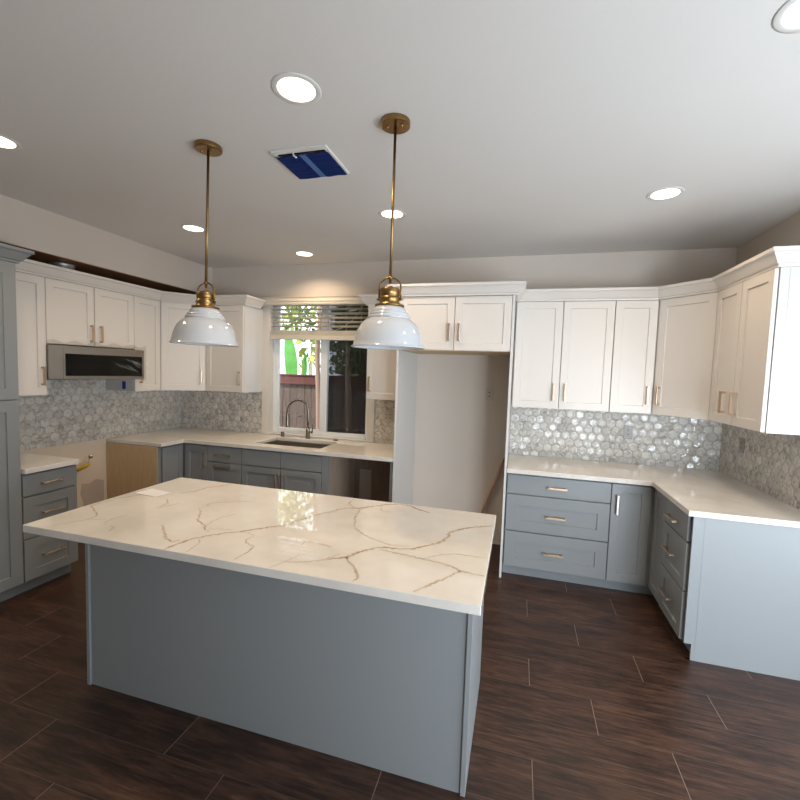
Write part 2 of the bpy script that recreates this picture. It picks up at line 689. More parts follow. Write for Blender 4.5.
# frames of the two glazed doors, right of and behind the viewer
for k, (a, b) in enumerate(((-4.8, -2.2), (4.9, 6.35))):
    m = MB()
    c = (a + b) / 2
    t = 2.05
    for (u0, u1, z0, z1) in ((a, a + .06, 0, t), (b - .06, b, 0, t), (c - .04, c + .04, 0, t), (a, b, t - .06, t), (a, b, 0, .05)):
        if k == 0:
            m.box(XR + .03, XR + .09, u0, u1, z0, z1)
        else:
            m.box(u0, u1, YB - .09, YB - .03, z0, z1)
    structure(m.build('door_%d' % (k + 1), M['vinyl']))

# hexagon backsplashes, 8 mm thick
T = 0.006
o = structure(MB().box(T, 1.128, -T, 0, .915, 1.42).build('backsplash_back', M['hex_x']))
structure(MB().box(2.479, 2.898, -T, 0, .915, 1.42).build('backsplash_window', M['hex_x']))
structure(MB().box(3.862, W - T, -T, 0, .915, 1.42).build('backsplash_corner', M['hex_x']))
structure(MB().box(W - T, W, -1.395, 0, .915, 1.42).build('backsplash_right', M['hex_y']))
m = MB()
m.box(0, T, -2.13, -T, .915, 1.42)
m.box(0, T, -1.75, -.97, 1.42, 1.80)
structure(m.build('backsplash_left', M['hex_y']))
# bare wall of the range gap below the tile
m = MB()
m.box(0.0002, 0.003, -1.748, -0.971, 0.0, 0.913)
structure(m.build('trim_6', M['drywall']))
m = MB()
random.seed(4)
pts = [(-1.0, .05), (-1.0, .50), (-1.08, .53), (-1.15, .505), (-1.22, .515), (-1.235, .42), (-1.205, .33), (-1.225, .2), (-1.21, .05)]
vs = [m.bm.verts.new((0.0045, y, z)) for y, z in pts]
f = m.bm.faces.new(vs)
r = bmesh.ops.extrude_face_region(m.bm, geom=[f])
for v in [g for g in r['geom'] if isinstance(g, bmesh.types.BMVert)]:
    v.co.x = 0.003
structure(m.build('trim_7', M['patch']))

# ------------------------------------------------------------------ sink window
win = empty('window_1', ((WX0 + WX1) / 2, 0, WZ0))
win['kind'] = 'structure'


def wpart(m, name, mat):
    o = m.build(name, mat)
    o.parent = win
    o.matrix_parent_inverse = Matrix.Translation(-Vector(win.location))
    return o


m = MB()
m.box(WX0 - .083, WX0, -0.018, 0, .917, WZ1 + .015, .002)
m.box(WX1, WX1 + .078, -0.018, 0, .917, WZ1 + .015, .002)
m.box(WX0, WX1, -0.018, 0, WZ1, WZ1 + .015, .002)
m.box(WX0 - .0001, WX0 + .004, 0, .09, WZ0, WZ1)
m.box(WX1 - .004, WX1 + .0001, 0, .09, WZ0, WZ1)
wpart(m, 'casing', M['trim'])
wpart(MB().box(WX0, WX1, -0.004, .15, WZ0 - .012, WZ0, .002), 'sill', M['quartz_plain'])
yf0, yf1 = .075, .135
m = MB()
fx0, fx1, fz0, fz1 = WX0 + .004, WX1 - .004, WZ0, WZ1
m.box(fx0, fx0 + .05, yf0, yf1, fz0, fz1, .003)
m.box(fx1 - .05, fx1, yf0, yf1, fz0, fz1, .003)
m.box(fx0 + .05, fx1 - .05, yf0, yf1, fz0, fz0 + .045, .003)
m.box(fx0 + .05, fx1 - .05, yf0, yf1, fz1 - .05, fz1, .003)
wpart(m, 'frame', M['vinyl'])
mx_ = 1.84
m = MB()
m.box(mx_ - .042, mx_ + .042, yf0 + .006, yf1 - .006, fz0 + .045, fz1 - .05, .003)
wpart(m, 'meeting_stile', M['vinyl'])
m = MB()
m.box(fx0 + .05, fx0 + .062, yf0 + .012, yf1 - .015, fz0 + .045, fz1 - .05, .002)
m.box(fx0 + .062, mx_ - .042, yf0 + .012, yf1 - .015, fz0 + .045, fz0 + .060, .002)
wpart(m, 'sash', M['vinyl'])
m = MB()
m.box(fx0 + .062, mx_ - .042, .108, .112, fz0 + .060, fz1 - .05)
wpart(m, 'glass', M['pane'])
m = MB()
m.box(mx_ + .042, fx1 - .05, .100, .104, fz0 + .045, fz1 - .05)
wpart(m, 'glass', M['pane'])
m = MB()
m.box(mx_ + .042, fx1 - .05, .128, .130, fz0 + .045, fz1 - .05)
wpart(m, 'insect_screen', M['screen'])
m = MB()
m.box(fx0 + .052, fx0 + .064, yf0 - .012, yf0 + .012, 1.60, 1.66, .002)
wpart(m, 'latch', M['vinyl'])

# ------------------------------------------------------------------ cabinets
DT = 0.020     # door thickness
GAP = 0.003    # door to box


def door_mesh(w, h, style, frame=0.058):
    """front panel in its own frame: x 0..w, z 0..h, front at y=-DT"""
    m = MB()
    if style == 'slab':
        return m.box(0, w, -DT, 0, 0, h, .0015)
    b = .0015
    fr = min(frame, w * .28, h * .30)

    def ring(i, y):
        return [m.bm.verts.new(c) for c in ((i, y, i), (w - i, y, i), (w - i, y, h - i), (i, y, h - i))]
    rs = [ring(0, 0), ring(0, -DT + b), ring(b, -DT), ring(fr, -DT), ring(fr + .003, -DT + .009)]
    for a, c in zip(rs, rs[1:]):
        for k in range(4):
            m.bm.faces.new((a[k], a[(k + 1) % 4], c[(k + 1) % 4], c[k]))
    m.bm.faces.new(rs[-1])
    m.bm.faces.new(rs[0])
    return m


def handle_mesh(L=0.145, vertical=False):
    m = MB()
    s, st = .0068, .030
    for sg in (-1, 1):
        c = sg * (L / 2 - .008)
        m.box(c - s, c + s, -st, 0, -s, s, .001)
    m.box(-L / 2, L / 2, -st - s, -st + s, -s, s, .0015)
    if vertical:
        for v in m.bm.verts:
            v.co = Vector((-v.co.z, v.co.y, v.co.x))
    return m


def front(parent, name, x0, x1, z0, z1, mat, style='shaker', handle=None, yoff=0.0, frame=0.058, hl=0.145, hmat=None):
    """handle: (orientation, x, z) in cabinet coordinates"""
    g = .0016
    o = door_mesh(x1 - x0 - 2 * g, z1 - z0 - 2 * g, style, frame).build(name, mat, parent, (x0 + g, yoff - GAP, z0 + g))
    if handle:
        hd = handle_mesh(hl, handle[0] == 'v').build('handle', hmat or M['handle'], o,
                                                     (handle[1] - x0 - g, -DT, handle[2] - z0 - g))
    return o


def base_box(parent, w, d, mat, top=.8795, toe=.055, side_l=None, side_r=None):
    m = MB()
    m.box(0, w, 0, d, .10, top)
    m.build('carcass', mat, parent)
    MB().box(0, w, toe, toe + .018, 0, .0995).build('toe_kick', mat, parent)


RZ = {'back': 0.0, 'left': PI / 2, 'right': -PI / 2}
FY = -0.642      # front of base boxes on the back wall (doors reach -0.665)

# --- left wall -------------------------------------------------------------
pan = empty('pantry_cabinet', (0.627, -2.760, 0), RZ['left'])
tag(pan, 'tall gray pantry cabinet at the left edge of the kitchen', 'cabinet')
MB().box(0, .629, 0, .622, .10, 2.312).build('carcass', M['gray'], pan)
MB().box(0, .629, .06, .078, 0, .0995).build('toe_kick', M['gray'], pan)
front(pan, 'door', 0.0, .627, .104, 1.392, M['gray'], handle=('v', .06, 1.10), frame=.075)
front(pan, 'door', 0.0, .627, 1.397, 2.310, M['gray'], handle=('v', .06, 1.52), frame=.075)

lb = empty('drawer_cabinet', (0.627, -2.129, 0), RZ['left'])
tag(lb, 'narrow gray three drawer base cabinet beside the tall pantry', 'cabinet')
base_box(lb, .381, .622, M['gray'], toe=.062)
front(lb, 'drawer', 0.002, .379, .714, .866, M['gray'], 'slab', ('h', .19, .788), hl=.15)
front(lb, 'drawer', 0.002, .379, .410, .705, M['gray'], 'shaker', ('h', .19, .575), frame=.07, hl=.15)
front(lb, 'drawer', 0.002, .379, .104, .403, M['gray'], 'shaker', ('h', .19, .262), frame=.07, hl=.15)

# --- left corner base ------------------------------------------------------
cb = empty('corner_cabinet', (0.0, 0.0, 0))
tag(cb, 'gray corner base cabinet with a bare plywood side by the range gap', 'cabinet')
MB().prism([(.004, -.004), (.004, -.964), (.627, -.964), (.627, -.642), (.944, -.642), (.944, -.004)], .10, .8795).build('carcass', M['gray'], cb)
MB().prism([(.004, -.03), (.004, -.964), (.57, -.964), (.57, -.585), (.944, -.585), (.944, -.03)], 0, .0995).build('toe_kick', M['gray'], cb)
MB().box(.006, .627, -.969, -.9645, .002, .876).build('side_panel', M['oak'], cb)
g = .0016
o = door_mesh(.255, .760, 'shaker', .05).build('door', M['gray'], cb, (.630, -.924, .104), (0, 0, PI / 2))
o = door_mesh(.272, .760, 'shaker', .058).build('door', M['gray'], cb, (.672, -.645, .104))
handle_mesh(.145, True).build('handle', M['handle'], o, (.232, -DT, .62))

# --- back run, bases -------------------------------------------------------
b1 = empty('drawer_cabinet', (0.946, FY, 0))
tag(b1, 'narrow gray base cabinet with a drawer over a pull-out front left of the sink', 'cabinet')
base_box(b1, .396, .638, M['gray'])
front(b1, 'drawer', .001, .395, .714, .866, M['gray'], 'slab', ('h', .18, .785), hl=.17)
front(b1, 'door', .001, .395, .104, .706, M['gray'], 'shaker', ('h', .18, .676), hl=.17)

b2 = empty('sink_cabinet', (1.343, FY, 0))
tag(b2, 'wide gray sink base cabinet with two doors under the window', 'cabinet')
m = MB()
m.box(0, .858, 0, .638, .10, .66)
m.box(0, .858, 0, .02, .66, .8795)
m.box(0, .02, .02, .638, .66, .8795)
m.box(.838, .858, .02, .638, .66, .8795)
m.build('carcass', M['gray'], b2)
MB().box(0, .858, .055, .073, 0, .0995).build('toe_kick', M['gray'], b2)
front(b2, 'false_front', .001, .428, .714, .866, M['gray'], 'slab')
front(b2, 'false_front', .431, .857, .714, .866, M['gray'], 'slab')
front(b2, 'door', .001, .428, .104, .706, M['gray'], 'shaker', ('v', .395, .58))
front(b2, 'door', .431, .857, .104, .706, M['gray'], 'shaker', ('v', .464, .58))

# end stile + plywood panel that close the dishwasher gap
ep = empty('end_panel', (2.203, FY, 0))
tag(ep, 'plywood end panel with gray front stile beside the sink cabinet', 'panel')
MB().box(0, .056, -.02, .02, .02, .8795, .001).build('stile', M['gray'], ep)
MB().box(.034, .054, .021, .636, 0, .8795).build('panel', mk_wood('pale_pinkish_plywood', (150, 128, 108), (190, 170, 150), (14, 14, 1.2)), ep)
fl = tag(MB().box(2.862, 2.897, -.664, -.60, .0, .8795, .001).build('filler_strip', M['gray']),
         'slim gray filler strip between the dishwasher gap and the white panel', 'filler strip')
# bare wall seen through the dishwasher gap
structure(MB().box(2.262, 2.860, -.003, -.0002, 0.0, .90).build('trim_8', mk_wood('raw_brown_wallboard', (120, 100, 84), (150, 130, 112), (5, 5, 1.0))))
m = MB()
m.box(2.33, 2.46, -.006, -.0032, .10, .62)
structure(m.build('trim_9', M['patch']))

# --- fridge surround --------------------------------------------------------
PZ = 2.305
fc = empty('refrigerator_cabinet', (2.918, -.675, 1.857))
tag(fc, 'white two door cabinet on tall side panels around the empty refrigerator niche', 'cabinet')
MB().box(0, .922, 0, .672, .006, .448).build('carcass', M['white'], fc)
MB().box(.002, .920, .001, .670, 0, .0055).build('underside', M['oak'], fc)
for x0, x1 in ((-.020, -.002), (.924, .942)):
    MB().box(x0, x1, -.020, .674, -1.857, PZ - 1.857, .001).build('side_panel', M['white_box'], fc)
front(fc, 'door', 0.0, .467, .004, .446, M['white'], handle=('v', .425, .152))
front(fc, 'door', .469, .922, .004, .446, M['white'], handle=('v', .505, .152))

# --- right bases -------------------------------------------------------------
r1 = empty('drawer_cabinet', (3.864, FY, 0))
tag(r1, 'wide gray three drawer base cabinet right of the refrigerator niche', 'cabinet')
base_box(r1, .786, .638, M['gray'])
front(r1, 'drawer', .006, .785, .710, .866, M['gray'], 'slab', ('h', .392, .785), hl=.15, hmat=M['handle'])
front(r1, 'drawer', .006, .785, .402, .703, M['gray'], 'shaker', ('h', .39, .545), frame=.085, hl=.15)
front(r1, 'drawer', .006, .785, .098, .396, M['gray'], 'shaker', ('h', .388, .245), frame=.085, hl=.15)

r2 = empty('corner_cabinet', (0, 0, 0))
tag(r2, 'gray inside corner base cabinet under the right counter', 'cabinet')
MB().prism([(W - .004, -.004), (W - .004, -.932), (4.968, -.932), (4.968, -.642), (4.652, -.642), (4.652, -.004)], .10, .8795).build('carcass', M['gray'], r2)
MB().prism([(W - .03, -.03), (W - .03, -.932), (5.02, -.932), (5.02, -.587), (4.652, -.587), (4.652, -.03)], 0, .0995).build('toe_kick', M['gray'], r2)
o = door_mesh(.272, .768, 'shaker', .062).build('door', M['gray'], r2, (4.653, -.645, .098))
handle_mesh(.15, True).build('handle', M['steel'], o, (.040, -DT, .61))
o = door_mesh(.255, .768, 'shaker', .055).build('door', M['gray'], r2, (4.965, -.672, .098), (0, 0, -PI / 2))

r3 = empty('drawer_cabinet', (4.968, -.934, 0), RZ['right'])
tag(r3, 'gray three drawer base cabinet at the open end of the right counter', 'cabinet')
MB().box(0, .424, 0, .64, .10, .8795).build('carcass', M['gray'], r3)
MB().box(0, .424, .052, .07, 0, .0995).build('toe_kick', M['gray'], r3)
front(r3, 'drawer', .006, .402, .706, .866, M['gray'], 'slab', ('h', .17, .775), hl=.16, yoff=-.004)
front(r3, 'drawer', .006, .402, .402, .700, M['gray'], 'shaker', ('h', .17, .555), hl=.16, yoff=-.004)
front(r3, 'drawer', .006, .402, .096, .396, M['gray'], 'shaker', ('h', .17, .262), hl=.16, yoff=-.004)
m = MB()
m.prism([(0, .0), (.64, .0), (.64, .8795), (-.014 + .0, .8795), (-.014, .10), (.025, .10), (.025, 0)][::-1], 0, .016)
for v in m.bm.verts:                      # lay the outline upright
    v.co = Vector((v.co.z + .426, v.co.x, v.co.y))
m.build('end_panel', M['gray'], r3)
m = MB()
m.box(.4418, .4432, .045, .64, .0, .8795)
m.build('end_skin', M['gray'], r3)

# --- uppers -------------------------------------------------------------------
UZ0, UZ1, UD = 1.395, 2.310, .342
UH = UZ1 - UZ0


def upper(label, loc, rz, w, doors, z0=UZ0, d=UD, group='white wall cabinets', yoff=0.0):
    c = empty('wall_cabinet', (loc[0], loc[1], z0), rz)
    tag(c, label, 'cabinet', group)
    MB().box(0.001, w - .001, 0, d - .003, 0, UZ1 - z0).build('carcass', M['white_box'], c)
    for x0, x1, h in doors:
        front(c, 'door', x0, x1, .002, UZ1 - z0 - .003, M['white'], handle=h, yoff=yoff)
    return c


u1 = upper('white single door wall cabinet between the gray pantry and the microwave', (UD, -2.131, 0), RZ['left'], .376,
           [(0.0, .375, ('v', .338, .152))])
u2 = upper('short white two door wall cabinet above the microwave', (UD, -1.754, 0), RZ['left'], .785,
           [(0.0, .391, ('v', .357, .108)), (.394, .785, ('v', .441, .108))], 1.800)
u3 = upper('white single door wall cabinet right of the microwave', (UD, -.968, 0), RZ['left'], .310,
           [(0.0, .308, ('v', .058, .155))])


def diag(label, poly, a, b, hx, z=UZ0):
    """diagonal corner wall cabinet; a->b: ends of the door as seen from the room, left to right"""
    c = empty('wall_cabinet', (poly[0][0], poly[0][1], z))
    tag(c, label, 'cabinet', 'white wall cabinets')
    MB().prism([(x - poly[0][0], y - poly[0][1]) for x, y in poly], 0, UH).build('carcass', M['white_box'], c)
    d = Vector((b[0] - a[0], b[1] - a[1]))
    L = d.length
    ang = math.atan2(d.y, d.x)
    n = Vector((d.y, -d.x)).normalized()
    o = door_mesh(L - .004, UH - .006, 'shaker').build('door', M['white'], c,
                                                       (a[0] - poly[0][0] - n.x * DT + d.x / L * .002, a[1] - poly[0][1] - n.y * DT + d.y / L * .002, .003),
                                                       (0, 0, ang))
    handle_mesh(.145, True).build('handle', M['handle'], o, (hx if hx > 0 else L + hx, -DT, .15))
    return c


diag('white diagonal corner wall cabinet left of the window', [(.003, -.003), (.003, -.655), (UD, -.655), (.662, -UD), (.662, -.003)],
     (.364, -.656), (.666, -.365), -.045)
u4 = upper('white wall cabinet with its side lit by the window, left of the blind', (.666, -UD, 0), 0.0, .465,
           [(0.003, .463, ('v', .425, .15))])
u5 = upper('white narrow wall cabinet between the window and the refrigerator niche', (2.506, -UD, 0), 0.0, .390,
           [(0.0, .388, ('v', .035, .15))])
u6 = upper('white two door wall cabinet right of the refrigerator niche', (3.864, -UD, 0), 0.0, .787,
           [(0.008, .389, ('v', .345, .145)), (.391, .786, ('v', .436, .145))])
u7 = upper('white single door wall cabinet above the outlet on the shell tile', (4.652, -UD, 0), 0.0, .312,
           [(0.001, .310, ('v', .27, .15))])
diag('white diagonal corner wall cabinet at the right end of the back wall',
     [(W - .003, -.003), (4.966, -.003), (4.966, -UD), (5.27, -.683), (W - .003, -.683)][::-1],
     (4.969, -.366), (5.247, -.682), .045)
u8 = upper('white two door wall cabinet on the right wall with its end panel toward the room', (W - UD, -.685, 0), RZ['right'], .692,
           [(0.002, .338, ('v', .232, .145)), (.341, .690, ('v', .338 + .045, .145))], yoff=-.003)
m = MB()
m.box(.6905, .6925, .045, .339, 0, UH)
m.build('end_skin', M['white_box'], u8)

# crown mouldings
PROF = [(0, 0), (.022, 0), (.024, .012), (.034, .018), (.066, .066), (.078, .072), (.078, .092), (.060, .092), (.018, .03), (0, .03)]


def crown(label, paths, mat, z=UZ1, prof=PROF):
    m = MB()
    for p in paths:
        m.sweep(p, prof, z)
    return tag(m.build('crown_molding', mat), label, 'crown molding')


crown('white crown molding over the left cabinets, turning the corner to the window',
      [[(UD, -2.05), (UD, -.655), (.662, -UD), (1.131, -UD), (1.131, -.085)]], M['white'])
crown('white crown molding on the narrow cabinet between window and refrigerator niche',
      [[(2.506, -.088), (2.506, -UD), (2.896, -UD)]], M['white'], UZ1 - .02)
crown('white crown molding projecting over the refrigerator cabinet',
      [[(2.898, -.424), (2.898, -.697), (3.860, -.697), (3.860, -.424)]], M['white'], PZ)
crown('white crown molding over the right cabinets, following the diagonal corner',
      [[(3.863, -UD), (4.966, -UD), (5.27, -.683), (5.27, -1.378), (W - .002, -1.378)]], M['white'])
crown('gray crown molding on top of the pantry', [[(.627, -2.84), (.627, -2.13), (.02, -2.13)]], M['gray'], 2.313)

# blue tape on the cabinet side below the microwave
tag(MB().box(.212, .255, -.9695, -.9682, 1.415, 1.49).build('masking_tape', M['tape_dark']),
    'short strip of blue tape on the cabinet side under the microwave', 'tape')

# ------------------------------------------------------------------ countertops
CT0, CT1 = .880, .915
o = MB().box(.004, .679, -2.129, -1.749, CT0, CT1, .002).build('countertop', M['quartz_plain'])
tag(o, 'short cream quartz countertop on the drawers beside the pantry', 'countertop')
SX0, SX1, SY0, SY1 = 1.40, 2.13, -.555, -.145
xs, ys = [.007, .679, SX0, SX1, 2.895], [-.968, -.692, SY0, SY1, -.007]
o = MB().cells(xs, ys, lambda i, j: (j >= 1 or i == 0) and not (i == 2 and j == 2), CT0, CT1).build('countertop', M['quartz_plain'], bevel=.0025)
tag(o, 'L-shaped cream quartz countertop around the sink under the window', 'countertop')
xs, ys = [3.863, 4.920, W - .007], [-1.394, -.692, -.007]
o = MB().cells(xs, ys, lambda i, j: j == 1 or i == 1, CT0, CT1).build('countertop', M['quartz'], bevel=.0025)
tag(o, 'L-shaped cream quartz countertop in the right corner', 'countertop')

# ------------------------------------------------------------------ island
isl = empty('island_cabinet', (2.8, -2.3, 0))
tag(isl, 'gray kitchen island base with a plain back panel', 'cabinet')


def ip(m, name, mat):
    o = m.build(name, mat, isl)
    o.matrix_parent_inverse = Matrix.Translation(-Vector(isl.location))
    return o


IX0, IX1, IY0, IY1 = 1.845, 3.797, -2.617, -1.945
ip(MB().box(IX0 + .021, IX1 - .021, IY0 + .010, IY1 - .04, .0, .8795), 'back_panel', M['gray'])
ip(MB().box(IX0, IX0 + .020, IY0, IY1, 0, .8795, .0012), 'side_panel', M['gray'])
ip(MB().box(IX1 - .020, IX1, IY0, IY1, 0, .8795, .0012), 'side_panel', M['gray'])
wd = (IX1 - IX0 - .044) / 4
for k in range(4):
    x0 = IX1 - .022 - k * wd
    o = door_mesh(wd - .004, .755, 'shaker').build('door', M['gray'], isl, (x0, IY1 - .04 + GAP, .105), (0, 0, PI))
    o.matrix_parent_inverse = Matrix.Translation(-Vector(isl.location))
    handle_mesh(.145, True).build('handle', M['handle'], o, (.04 if k % 2 else wd - .044, -DT, .66))

m = MB()
m.box(1.765, 3.839, -2.843, -1.897, CT0, CT1, .002)
uvl = m.bm.loops.layers.uv.new('UVMap')

_C = Vector(cam.matrix_world.translation)


def on_top(px, py):
    """where a vein seen in the photograph lies on the island top"""
    d = _f * 424.635 + _r * (px - 400) - _u * (py - 400)
    t = (CT1 - _C.z) / d.z
    q = _C + d * t
    return Vector((min(max(q.x, 1.767), 3.837), min(max(q.y, -2.841), -1.899), CT1))


random.seed(11)


def vein(pts, ox, oy, width, strength=1.0, dz=.0006):
    P = [on_top(ox + a / 5, oy + b / 5) for a, b in pts]
    Q = []
    for a, b in zip(P, P[1:]):                       # rough, crack-like course between the traced points
        n = max(2, int((b - a).length / .012))
        s = Vector((-(b - a).y, (b - a).x, 0)).normalized()
        for k in range(n):
            j = random.uniform(-1, 1) * .0042 if (k or not Q) else 0
            Q.append(a.lerp(b, k / n) + s * j)
    Q.append(P[-1])
    L = R = None
    n = len(Q)
    for i, q in enumerate(Q):
        d = (Q[min(i + 1, n - 1)] - Q[max(i - 1, 0)]).normalized()
        s = Vector((-d.y, d.x, 0))
        e = min(1.0, (min(i, n - 1 - i) + 1) / 6)
        wv = 1.2 * width * random.uniform(.6, 1.25) * (.35 + .65 * e)
        zt = CT1 + dz
        ok = 1.767 < q.x < 3.837 and -2.841 < q.y < -1.899
        l = m.bm.verts.new((q.x + s.x * wv, q.y + s.y * wv, zt))
        r = m.bm.verts.new((q.x - s.x * wv, q.y - s.y * wv, zt))
        if L and ok:
            f = m.bm.faces.new((L, l, r, R))
            f.material_index = 1
            for lp, y in zip(f.loops, (0, 0, 1, 1)):
                lp[uvl].uv = (strength, y)
        L, R = l, r


B5, B6, B7 = (180, 460), (340, 480), (20, 470)
for (ox, oy), wv, st, pts in [
    (B5, .011, 1.0, [(-90, 452), (0, 415), (60, 395), (130, 380), (210, 368), (290, 360), (380, 345), (460, 335), (540, 325), (600, 300), (650, 285), (700, 270), (760, 258), (800, 245)]),
    (B6, .010, 1.0, [(0, 147), (50, 140), (100, 142), (160, 133), (220, 125), (290, 120), (350, 130), (400, 150), (450, 165)]),
    (B6, .011, 1.0, [(-60, 396), (30, 386), (80, 368), (130, 352), (190, 338), (250, 340), (300, 346), (370, 345), (440, 328), (500, 312), (540, 285), (550, 262), (600, 248), (660, 238), (760, 230)]),
    (B6, .010, .9, [(30, 386), (55, 420), (80, 450), (88, 485), (60, 515)]),
    (B6, .009, .8, [(200, 345), (270, 365), (340, 378), (410, 395), (500, 415), (560, 432), (600, 455), (680, 472), (725, 482)]),
    (B6, .009, .8, [(600, 455), (520, 495), (450, 525), (350, 568)]),
    (B6, .007, .6, [(410, 395), (480, 378), (560, 370), (640, 378), (730, 392)]),
    (B6, .008, .55, [(100, 146), (75, 190), (75, 240), (120, 275), (180, 300), (250, 325), (350, 332)]),
    (B6, .007, .6, [(65, 95), (45, 120), (75, 140)]),
    (B6, .007, .6, [(205, 130), (210, 155), (250, 162)]),
    (B5, .008, .9, [(95, 240), (103, 270), (88, 300), (120, 325), (125, 350), (145, 358)]),
    (B5, .006, .55, [(95, 240), (160, 215), (250, 210), (380, 205)]),
    (B5, .006, .6, [(125, 335), (165, 305), (220, 285), (280, 268)]),
    (B5, .009, .85, [(0, 165), (70, 158), (130, 140), (200, 130), (260, 122)]),
    (B5, .006, .8, [(330, 358), (370, 378), (330, 400), (330, 415), (370, 435), (340, 460), (270, 500)]),
    (B5, .007, .8, [(605, 425), (620, 410), (640, 406), (700, 420), (760, 435)]),
    (B5, .006, .6, [(600, 475), (520, 510), (440, 540)]),
    (B5, .006, .6, [(520, 510), (620, 510), (720, 500), (800, 470)]),
    (B5, .006, .6, [(140, 345), (200, 345), (260, 350)]),
    (B5, .006, .6, [(100, 395), (95, 415), (35, 460)]),
    (B7, .007, .8, [(330, 250), (385, 230), (375, 205), (355, 180), (400, 165), (470, 150)]),
    (B7, .007, .7, [(470, 145), (560, 132), (610, 125)]),
    (B7, .006, .5, [(170, 275), (250, 262), (330, 250), (430, 245)]),
    (B7, .006, .5, [(415, 275), (430, 260), (480, 238), (540, 225)]),
    (B7, .007, .8, [(445, 305), (470, 290), (455, 280)]),
    (B7, .009, .9, [(710, 275), (720, 310), (730, 345), (760, 360), (800, 350)]),
    (B7, .007, .6, [(680, 190), (740, 180), (800, 165)]),
    (B7, .008, .8, [(690, 190), (740, 165), (735, 145)]),
]:
    vein(pts, ox, oy, wv, st)
    off = [(a + random.uniform(-9, 9), b + random.uniform(-4, 4)) for a, b in pts]
    vein(off, ox, oy, wv * .55, st * .45, .00025)
loose = [v for v in m.bm.verts if not v.link_faces]
bmesh.ops.delete(m.bm, geom=loose, context='VERTS')
o = m.build('countertop', [M['quartz_plain'], M['vein']])
tag(o, 'large cream quartz island top with gold veins', 'countertop')

tag(MB().box(-.083, .083, -.052, .052, 0, .0015).build('paper_sheet', M['paper'], None, (1.895, -2.243, CT1 + .0010), (0, 0, -.13)),
    'small blank white sheet lying on the island top', 'paper')

# ------------------------------------------------------------------ sink, faucet
sk = empty('sink', ((SX0 + SX1) / 2, (SY0 + SY1) / 2, .67))
tag(sk, 'undermount steel sink set in the counter below the window', 'sink')
m = MB()
hx, hy, tk, dp = (SX1 - SX0) / 2 + .006, (SY1 - SY0) / 2 + .006, .004, .208
m.box(-hx, hx, -hy, hy, 0, tk)
m.box(-hx, -hx + tk, -hy, hy, tk, dp)
m.box(hx - tk, hx, -hy, hy, tk, dp)
m.box(-hx + tk, hx - tk, -hy, -hy + tk, tk, dp)
m.box(-hx + tk, hx - tk, hy - tk, hy, tk, dp)
m.build('basin', M['sinksteel'], sk)
MB().lathe([(.0, .0045), (.03, .0045), (.044, .0075), (.045, .004)], (0, .03, 0), 24, cap=False).build('drain', M['steel'], sk)

fa = empty('faucet', (1.744, -.075, CT1))
tag(fa, 'tall brushed nickel pull-down faucet behind the sink', 'faucet')
MB().lathe([(.0, 0), (.027, 0), (.027, .006), (.022, .012), (.0205, .10), (.018, .115), (.0, .115)], n=24, cap=False).build('base', M['nickel'], fa)
pts = [(0, 0, .10), (0, 0, .20), (0, 0, .30)]
for k in range(1, 11):
    a = PI * k / 10
    pts.append((-(.115 - .115 * math.cos(a)) * .85, -(.115 - .115 * math.cos(a)) * .40, .30 + .115 * math.sin(a)))
pts.append((-.196, -.092, .27))
MB().tube(pts, .0125, 12).build('spout', M['nickel'], fa)
MB().lathe([(.0, .285), (.015, .285), (.0165, .26), (.018, .17), (.021, .135), (.021, .128), (.0, .128)], (-.196, -.092, 0), 20, cap=False).build('spray_head', M['nickel'], fa)
MB().tube([(0, 0, .245), (-.06, -.026, .245), (-.10, -.043, .235)], .004, 8).build('docking_arm', M['nickel'], fa)
MB().tube([(.0, 0, .07), (.055, -.012, .07)], .011, 12).build('valve', M['nickel'], fa)
MB().tube([(.055, -.012, .065), (.062, -.014, .11), (.066, -.015, .165)], [.009, .006, .005], 10).build('lever', M['nickel'], fa)

so = MB().lathe([(.0, 0), (.022, 0), (.022, .005), (.018, .009), (.018, .048), (.0165, .052), (.0, .052)], n=20, cap=False).build('air_gap_cap', M['nickel'], None, (1.435, -.07, CT1))
tag(so, 'short brushed nickel cap on the counter left of the faucet', 'cap')
so = MB().lathe([(.0, 0), (.026, 0), (.026, .005), (.02, .009), (.0, .010)], n=20, cap=False).build('hole_cover', M['nickel'], None, (2.066, -.062, CT1))
tag(so, 'flat round metal hole cover on the counter right of the faucet', 'cover')

# ------------------------------------------------------------------ window blind
bl = empty('window_blind', (1.805, -.03, 2.37))
tag(bl, 'cream horizontal blind raised halfway over the sink window', 'blind')


def bp(m, name, mat):
    o = m.build(name, mat, bl)
    o.matrix_parent_inverse = Matrix.Translation(-Vector(bl.location))
    return o


m = MB()
prof = [(0, 0), (.006, 0), (.010, .012), (.010, .03), (.015, .036), (.015, .052), (.010, .058), (.012, .075), (.018, .080), (.018, .086), (0, .086)]
m.sweep([(1.150, -.020), (1.150, -.062), (2.470, -.062), (2.470, -.020)], prof, 2.352)
bp(m, 'valance', M['blind'])
bx0, bx1 = WX0 + .008, WX1 - .008
bp(MB().box(bx0, bx1, .006, .05, 2.378, 2.42, .002), 'headrail', M['blind'])
for k in range(6):
    z = 2.130 + k * .046
    m = MB()
    dz = -.006                           # room edge of each slat tipped up
    vs = [m.bm.verts.new(c) for c in ((bx0, .004, z - dz), (bx1, .004, z - dz), (bx1, .054, z + dz), (bx0, .054, z + dz),
                                      (bx0, .004, z - dz + .003), (bx1, .004, z - dz + .003), (bx1, .054, z + dz + .003), (bx0, .054, z + dz + .003))]
    for q in ((0, 1, 2, 3), (4, 5, 6, 7), (0, 1, 5, 4), (1, 2, 6, 5), (2, 3, 7, 6), (3, 0, 4, 7)):
        m.bm.faces.new([vs[i] for i in q])
    bp(m, 'slat', M['blind'])
m = MB()
